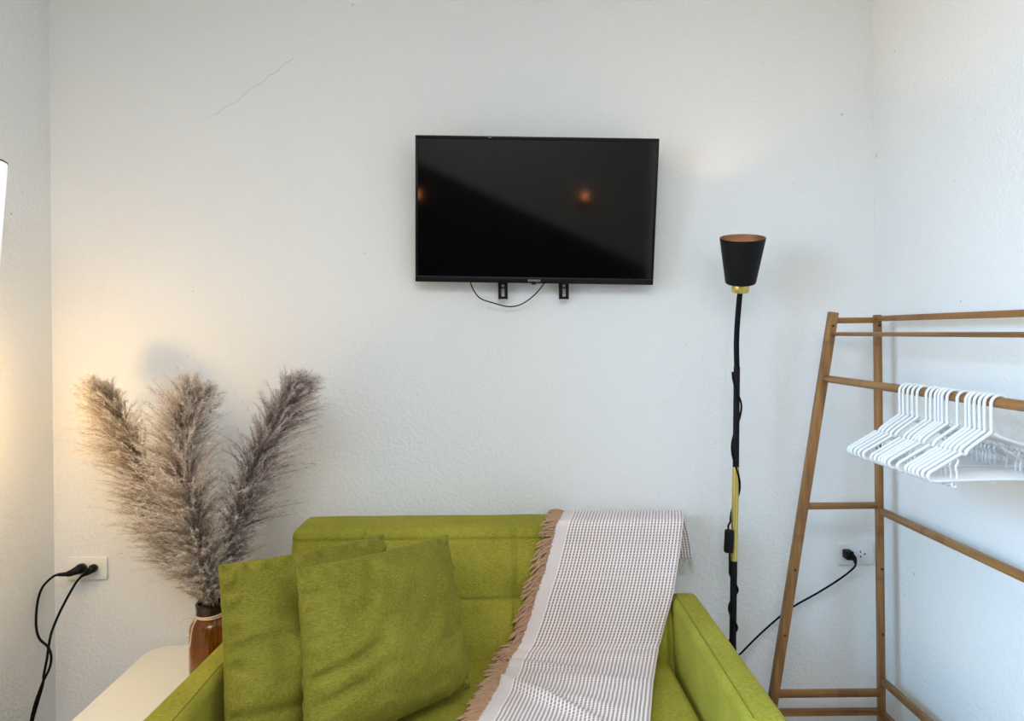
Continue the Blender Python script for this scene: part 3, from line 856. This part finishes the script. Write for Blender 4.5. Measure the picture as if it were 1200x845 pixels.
def pampas(label, axis_px, mat, bias, width, nb, lenb, start, seed, droop, asym):
    global rng
    rng = np.random.default_rng(seed)
    A = catmull([W(*p) for p in axis_px], 30)
    A = np.array([tuple(p) for p in A]); m = len(A)
    root = A[0]
    st_ = thing('pampas_stem', label, 'pampas grass', vloc+Vector((0, 0, 0)), 'pampas plumes in the bottle vase')
    foot = vloc+Vector((random.uniform(-.02, .02), random.uniform(-.02, .02), 0.012))
    stem_pts = [foot, foot.lerp(Vector(root), .6)] + [Vector(p) for p in A[::10]]
    MB().tube(catmull(stem_pts, 3), 0.0026, 8).build('stem', M_stem, st_)
    s = start+(1-start)*rng.random(nb)
    s = np.sort(s)
    i = s*(m-1); i0 = np.clip(i.astype(int), 0, m-2); f = (i-i0)[:, None]
    B = A[i0]*(1-f)+A[i0+1]*f
    Tn = A[np.clip(i0+8, 0, m-1)]-A[np.clip(i0-8, 0, m-1)]; Tn /= np.linalg.norm(Tn, axis=1, keepdims=True)
    rd = rng.normal(size=(nb, 3)); rd += np.array(bias)[None]*asym
    rd -= Tn*np.sum(rd*Tn, 1, keepdims=True); rd /= np.linalg.norm(rd, axis=1, keepdims=True)
    away = np.clip(rd @ (np.array(bias)/np.linalg.norm(bias)), -1, 1)       # longer on the outer side
    sn = (s-start)/(1-start)
    prof = np.interp(sn, [0, .08, .3, .6, .85, 1], [.34, .60, .95, .86, .66, .45])
    ln = lenb*prof*rng.uniform(0.55, 1.12, nb)*(1+0.28*asym*away)
    sp = np.interp(sn, [0, .1, .5, .8, 1], [.45, .62, .62, .52, .34])*rng.uniform(.45, 1.25, nb)*width
    d0 = Tn*1.0+rd*sp[:, None]*0.7; d0 /= np.linalg.norm(d0, axis=1, keepdims=True)
    down = np.array([0, 0, -1.0])
    P0 = B; P1 = B+d0*ln[:, None]*.35
    P2 = B+d0*ln[:, None]*.66+rd*(ln*sp*.15)[:, None]
    wave = rng.normal(size=(nb, 3))*(ln*.07)[:, None]
    P3 = B+d0*ln[:, None]*.94+rd*(ln*sp*.38)[:, None]+wave+down[None]*(ln*droop*rng.uniform(.2, 1, nb))[:, None]
    # keep clear of the wall
    for P in (P1, P2, P3): P[:, 1] = np.minimum(P[:, 1], BACK-0.012)
    VV, FF, SH = [], [], []
    off = 0
    def add(v, f_, sh):
        nonlocal off
        VV.append(v); FF.append(f_+off); SH.append(sh); off += len(v)
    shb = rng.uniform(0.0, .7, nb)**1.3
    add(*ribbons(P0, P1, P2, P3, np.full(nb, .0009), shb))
    # fine hairs along every branch
    nh = 70
    tt = rng.uniform(.05, 1.0, (nb, nh))
    b = lambda t: ((1-t)**3)[..., None]*P0[:, None]+(3*(1-t)**2*t)[..., None]*P1[:, None]+(3*(1-t)*t*t)[..., None]*P2[:, None]+(t**3)[..., None]*P3[:, None]
    Q0 = b(tt); Q1 = b(np.clip(tt+.12, 0, 1.12)); tg_ = Q1-Q0; tg_ /= np.linalg.norm(tg_, axis=2, keepdims=True)+1e-9
    r3 = rng.normal(size=(nb, nh, 3)); r3 -= tg_*np.sum(r3*tg_, 2, keepdims=True); r3 /= np.linalg.norm(r3, axis=2, keepdims=True)+1e-9
    hl = rng.uniform(.010, .024, (nb, nh))*(1.15-.5*tt)
    dirh = tg_*0.85+r3*rng.uniform(.25, .75, (nb, nh))[..., None]
    E = Q0+dirh*hl[..., None]; Mx = Q0+tg_*(hl*.4)[..., None]+r3*(hl*.10)[..., None]
    E2 = E+r3*(hl*.10)[..., None]+down*(hl*.12)[..., None]
    E2[..., 1] = np.minimum(E2[..., 1], BACK-.008)
    sh = np.clip(rng.uniform(.0, .5, (nb, nh))+shb[:, None]*.6+.62*tt-.22, 0, 1)  # darker near the axis: the plume's inner shadow put into the hair colour
    fl3 = lambda a: a.reshape(-1, 3)
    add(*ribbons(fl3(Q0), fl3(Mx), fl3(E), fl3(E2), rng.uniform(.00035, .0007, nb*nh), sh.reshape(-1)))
    V = np.concatenate(VV)-np.array(vloc)[None]; Fa = np.concatenate(FF); Sh = np.concatenate(SH)
    me = bpy.data.meshes.new('plume')
    me.vertices.add(len(V)); me.vertices.foreach_set('co', V.astype(np.float32).ravel())
    me.loops.add(len(Fa)*4); me.loops.foreach_set('vertex_index', Fa.astype(np.int32).ravel())
    me.polygons.add(len(Fa)); me.polygons.foreach_set('loop_start', np.arange(0, len(Fa)*4, 4, dtype=np.int32))
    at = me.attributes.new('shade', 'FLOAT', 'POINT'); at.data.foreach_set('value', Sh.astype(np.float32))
    me.update(calc_edges=True)
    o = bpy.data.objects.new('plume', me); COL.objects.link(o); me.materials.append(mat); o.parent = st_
    return st_
pampas('tan pampas plume leaning left towards the corner', [(246, 711, 1.995), (232, 672, 1.99), (205, 620, 1.98), (172, 550, 1.98), (148, 500, 1.99), (129, 464, 2.0)], M_pA, (-1, -.15, .25), 1.35, 900, .155, .02, 11, .05, 1.25)
pampas('pale grey pampas plume standing upright in the middle', [(250, 711, 1.97), (240, 660, 1.94), (226, 600, 1.92), (217, 540, 1.92), (219, 500, 1.93), (227, 471, 1.94)], M_pB, (-.25, -.7, .1), 1.65, 1100, .160, .02, 12, .06, .5)
pampas('mauve pampas plume leaning right over the sofa', [(254, 711, 2.0), (264, 650, 1.99), (284, 590, 1.99), (309, 520, 2.0), (330, 480, 2.01), (344, 459, 2.02)], M_pC, (.75, -.35, .2), 1.35, 900, .150, .04, 13, .04, .9)

# ------------------------------------------------------------------ clothes rack
RY0, RY1 = 2.098, 1.10
rack = thing('clothes_rack', 'bamboo A-frame clothes rack standing along the right wall', 'clothes rack', (1.0, 1.6, 0))
RX = 1.1195
ftop, fbot = W(976.5, 366, RY0), W(903, 838, RY0)
kx = (fbot.x-ftop.x)/(fbot.z-ftop.z)
FX = lambda z: ftop.x+(z-ftop.z)*kx
ZT = ftop.z; ZR = W(1030, 369, RY0).z
for Y in (RY0, RY1):
    MB().bar((RX, Y, 0), (RX, Y, ZR), 0.0165, 0.022).build('rear_leg', M_wood_z, rack)
    MB().bar((FX(0), Y, 0), (FX(ZT), Y, ZT), 0.024, 0.024).build('front_leg', M_wood_z, rack)
    for (yl, h_) in ((375.5, .017), (592.5, .018), (812, .020), (834, .018)):
        z = W(1000, yl, RY0).z
        MB().bar((FX(z)+.010, Y, z), (RX-.008, Y, z), h_, 0.015, side=(0, 1, 0)).build('crossbar', M_wood_x, rack)
    for z in (1.33, .62, .43):
        if Y == RY0:
            for xx in (FX(z), RX):
                MB().lathe([(0, 0), (.0032, 0), (.0032, .002), (0, .002)], Matrix.Translation((xx, Y-.0115, z)) @ Matrix.Rotation(PI/2, 4, 'X'), 12).build('screw', M_hole, rack)
def rail(x, z, w, h_, name='rail', rnd=False):
    if rnd: MB().tube([(x, RY0+.012, z), (x, RY1-.012, z)], w/2, 20).build(name, M_wood_y, rack)
    else: MB().bar((x, RY0-.012, z), (x, RY1+.012, z), w, h_, side=(0, 0, 1)).build(name, M_wood_y, rack)
rail(RX, W(1030, 373.5, RY0).z, .015, .016)
z = W(973, 391.5, RY0).z; rail(FX(z)+.004, z, .011, .011, 'rail', True)
ROD = W(966, 443.5, RY0); ROD_X, ROD_Z, ROD_R = ROD.x, ROD.z, .0105
rail(ROD_X, ROD_Z, ROD_R*2, 0, 'hanging_rod', True)
rail(RX, W(1031, 598, RY0).z, .015, .019)
rail(RX, W(1037, 796, RY0).z, .015, .018)
rail(RX, W(1033, 835, RY0).z, .015, .018)
rail(FX(.2), W(908, 836, RY0).z, .016, .020)

# ------------------------------------------------------------------ hangers
R = 0.0034
def hanger_curves():
    """x across, z up, rod centre at the origin"""
    xs = -0.0125-0.0
    hk = []
    rc = ROD_R+R+0.003; cz = -0.003
    for a in np.linspace(math.radians(-35), math.radians(180), 18): hk.append(Vector((rc*math.cos(a), 0, cz+rc*math.sin(a))))
    hk += [Vector((-rc, 0, -.025)), Vector((-rc, 0, -.046)), Vector((-rc+.0005, 0, -.056))]
    jl = Vector((-rc+.0005, 0, -.056))
    E, zb = 0.138, -.149
    def side(s):
        a = Vector((-rc+.0005+(0 if s < 0 else .004), 0, -.056 - (0 if s < 0 else .001)))
        e = Vector((s*E, 0, zb))
        return catmull([a, a+Vector((s*.012, 0, -.0085)), Vector((s*.060, 0, -.0870)), Vector((s*.0675, 0, -.0980)), Vector((s*.0735, 0, -.0960)), Vector((s*.0785, 0, -.0985)),
                        Vector((s*(E-.014), 0, zb+.024)), Vector((s*(E-.002), 0, zb+.0165)), Vector((s*(E+.0008), 0, zb+.009)), Vector((s*(E-.004), 0, zb+.002)), Vector((s*(E-.014), 0, zb))], 5)
    bar = [Vector((-E+.014, 0, zb)), Vector((0, 0, zb+.0025)), Vector((E-.014, 0, zb))]
    return hk, side(-1), side(1), catmull(bar, 6)
px_list = [1053.5, 1057.8, 1063, 1068.5, 1074, 1084.7, 1089.7, 1095.2, 1099.2, 1103.4, 1109, 1121, 1131, 1135.2, 1141, 1147, 1152.6, 1160.5]
hx = ROD_X
first = thing('clothes_hanger', 'white plastic hanger, the one nearest the back wall', 'hanger', (0, 0, 0))
hk, sl, srr, br = hanger_curves()
MB().tube(hk, R, 10).build('hook', M_hanger, first)
mb = MB(); mb.tube(sl, R*1.08, 10); mb.tube(srr, R*1.08, 10); mb.build('shoulders', M_hanger, first)
MB().tube(br, R, 10).build('trouser_bar', M_hanger, first)
for s in (-1, 1):
    q = [Vector((s*.0835, 0, -.104)), Vector((s*.081, 0, -.112)), Vector((s*.0855, 0, -.122)), Vector((s*.0835, 0, -.134)), Vector((s*.084, 0, -.148))]
    MB().tube(catmull(q, 5), .0022, 7).build('strap_hook', M_hanger, first)
for s in (-1, 1):
    q = [Vector((s*.093, 0, -.149)), Vector((s*.093, 0, -.158)), Vector((s*.088, 0, -.161)), Vector((s*.085, 0, -.158))]
    MB().tube(catmull(q, 5), .0020, 7).build('belt_hook', M_hanger, first)
ordn = ['nearest the back wall', 'second from the back wall', 'third from the back wall', 'fourth from the back wall', 'fifth from the back wall before a gap',
        'sixth from the back wall past the first gap', 'seventh from the back wall', 'eighth from the back wall', 'ninth from the back wall', 'tenth from the back wall',
        'eleventh from the back wall, before the wide gap', 'twelfth from the back wall, alone between two gaps', 'sixth from the front', 'fifth from the front', 'fourth from the front', 'third from the front', 'second from the front', 'frontmost of the row']
for i, px in enumerate(px_list):
    Y = (hx-ROD_R-R-.003)*F/(px-VX)
    if i == 0: o = first
    else:
        o = first.copy(); COL.objects.link(o)
        for ch in list(first.children):
            c_ = ch.copy(); COL.objects.link(c_); c_.parent = o
    o.location = (hx, Y, ROD_Z)
    o.rotation_euler = (random.uniform(-.012, .012), 0, random.uniform(-.012, .012))
    o['label'] = 'white plastic hanger on the rod, ' + ordn[i]
    o['group'] = 'white hangers on the bamboo rod'

# ------------------------------------------------------------------ lamp at the left edge
lx, ly = -1.284, 1.73
ll = thing('standing_lamp', 'white shaded lamp cut off by the left edge of the photo', 'lamp', (lx, ly, 0))
zt = W(4, 187.5, ly).z; zb_ = zt-0.48
MB().lathe([(0, 0), (0.085, 0), (0.09, .006), (0.085, .016), (.012, .02), (0, .02)], Matrix.Translation((lx, ly, 0)), 32).build('base', M_white, ll)
MB().tube([(lx, ly, .018), (lx, ly, zt-.12)], .008, 12).build('pole', M_white, ll)
tsd = NT('white_lampshade'); v = tsd.coord(); tsd.color(tsd.mix(tsd.noise(v, 120, 2), (.86, .85, .88, 1), (.92, .91, .94, 1)))
tsd.set(Roughness=.8)
tsd.b.inputs['Emission Color'].default_value = (1, .96, 1, 1); tsd.b.inputs['Emission Strength'].default_value = 0.5
MB().lathe([(0.0935, zt), (0.058, zb_), (0.056, zb_), (0.0915, zt)], Matrix.Translation((lx, ly, 0)), 48, closed=True).build('lamp_shade', tsd.m, ll)
MB().lathe([(0.0943, zt-.001), (0.0943, zt+.003), (0.091, zt+.003), (0.091, zt-.001)], Matrix.Translation((lx, ly, 0)), 48, closed=True).build('shade_rim', plain('brown_trim', srgb(96, 74, 58), .6), ll)
tb3 = NT('lit_bulb_amber'); tb3.color((.9, .7, .5, 1)); tb3.b.inputs['Emission Color'].default_value = (1, .30, .10, 1); tb3.b.inputs['Emission Strength'].default_value = 22
tb2 = NT('lit_bulb_warm'); tb2.color((.9, .8, .6, 1)); tb2.b.inputs['Emission Color'].default_value = (1, .66, .32, 1); tb2.b.inputs['Emission Strength'].default_value = 4
MB().lathe([(0, zb_-.075), (.02, zb_-.07), (.03, zb_-.05), (.028, zb_-.03), (.015, zb_+.01), (.014, zb_+.04), (0, zb_+.04)], Matrix.Translation((lx, ly, 0)), 24).build('bulb', tb2.m, ll)
MB().tube([(lx, ly, zb_+.03), (lx, ly, zt-.11)], .014, 12).build('bulb_holder', M_white, ll)
ld = bpy.data.lights.new('left_lamp_light', 'POINT'); ld.energy = 6.0; ld.color = (1, .64, .25); ld.shadow_soft_size = .03
lo = bpy.data.objects.new('left_lamp_light', ld); COL.objects.link(lo); lo.location = (lx+.07, ly, zb_-.15)

# wall lamps behind the camera, seen only as warm reflections in the screen
for (sx, sz, lb) in ((0.672, 1.452, 'small warm wall lamp whose orange reflection shows on the right of the television screen'),
                     (-0.600, 1.479, 'small warm wall lamp whose orange reflection shows at the left edge of the television screen')):
    ws = thing('wall_lamp', lb, 'wall lamp', (sx, REAR, sz), 'wall lamps facing the television')
    MB().lathe([(0, 0), (.045, 0), (.045, .012), (.02, .016), (0, .016)], Matrix.Translation((sx, REAR, sz-.03)) @ Matrix.Rotation(-PI/2, 4, 'X'), 24).build('wall_plate', M_blackmetal, ws)
    MB().tube([(sx, REAR+.012, sz-.03), (sx, REAR+.06, sz-.03), (sx, REAR+.06, sz-.01)], .008, 10).build('arm', M_blackmetal, ws)
    MB().lathe([(0, sz-.012), (.012, sz-.01), (.02, sz+.012), (.017, sz+.03), (0, sz+.038)], Matrix.Translation((sx, REAR+.06, 0)), 20).build('bulb', tb3.m, ws)

# ------------------------------------------------------------------ daylight and added fill
def area(name, loc, target, sx, sy, e, col):
    d = bpy.data.lights.new(name, 'AREA'); d.shape = 'RECTANGLE'; d.size = sx; d.size_y = sy; d.energy = e; d.color = col
    o = bpy.data.objects.new(name, d); COL.objects.link(o); o.location = loc
    o.rotation_euler = (Vector(target)-Vector(loc)).to_track_quat('-Z', 'Y').to_euler()
    return o
area('window_daylight', (LEFT-0.3, 0.1, 1.6), (RIGHT, 1.0, 1.1), 1.7, 1.3, 45, (1.0, 0.96, 0.85))
wb = area('window_sky_beam', (LEFT-0.45, 0.1, 2.1), (RIGHT, 1.15, 0.35), 1.4, 1.0, 31, (0.20, 0.56, 1.0)); wb.data.spread = math.radians(75)
area('ceiling_fill', (-0.1, -0.45, CEIL-0.03), (-0.1, -0.3, 0), 1.6, 1.2, 56, (0.87, 0.93, 1.0))  # added soft fill to brighten the room, not an actual ceiling fixture
wd = bpy.data.worlds.new('sky'); S.world = wd; wd.use_nodes = True
bg = wd.node_tree.nodes['Background']; bg.inputs[0].default_value = (.72, .84, 1, 1); bg.inputs[1].default_value = 1.2

S.view_settings.view_transform = 'Standard'
S.view_settings.look = 'None'
S.view_settings.exposure = 0.0
for o in list(bpy.data.objects):
    if '_local' in o: del o['_local']
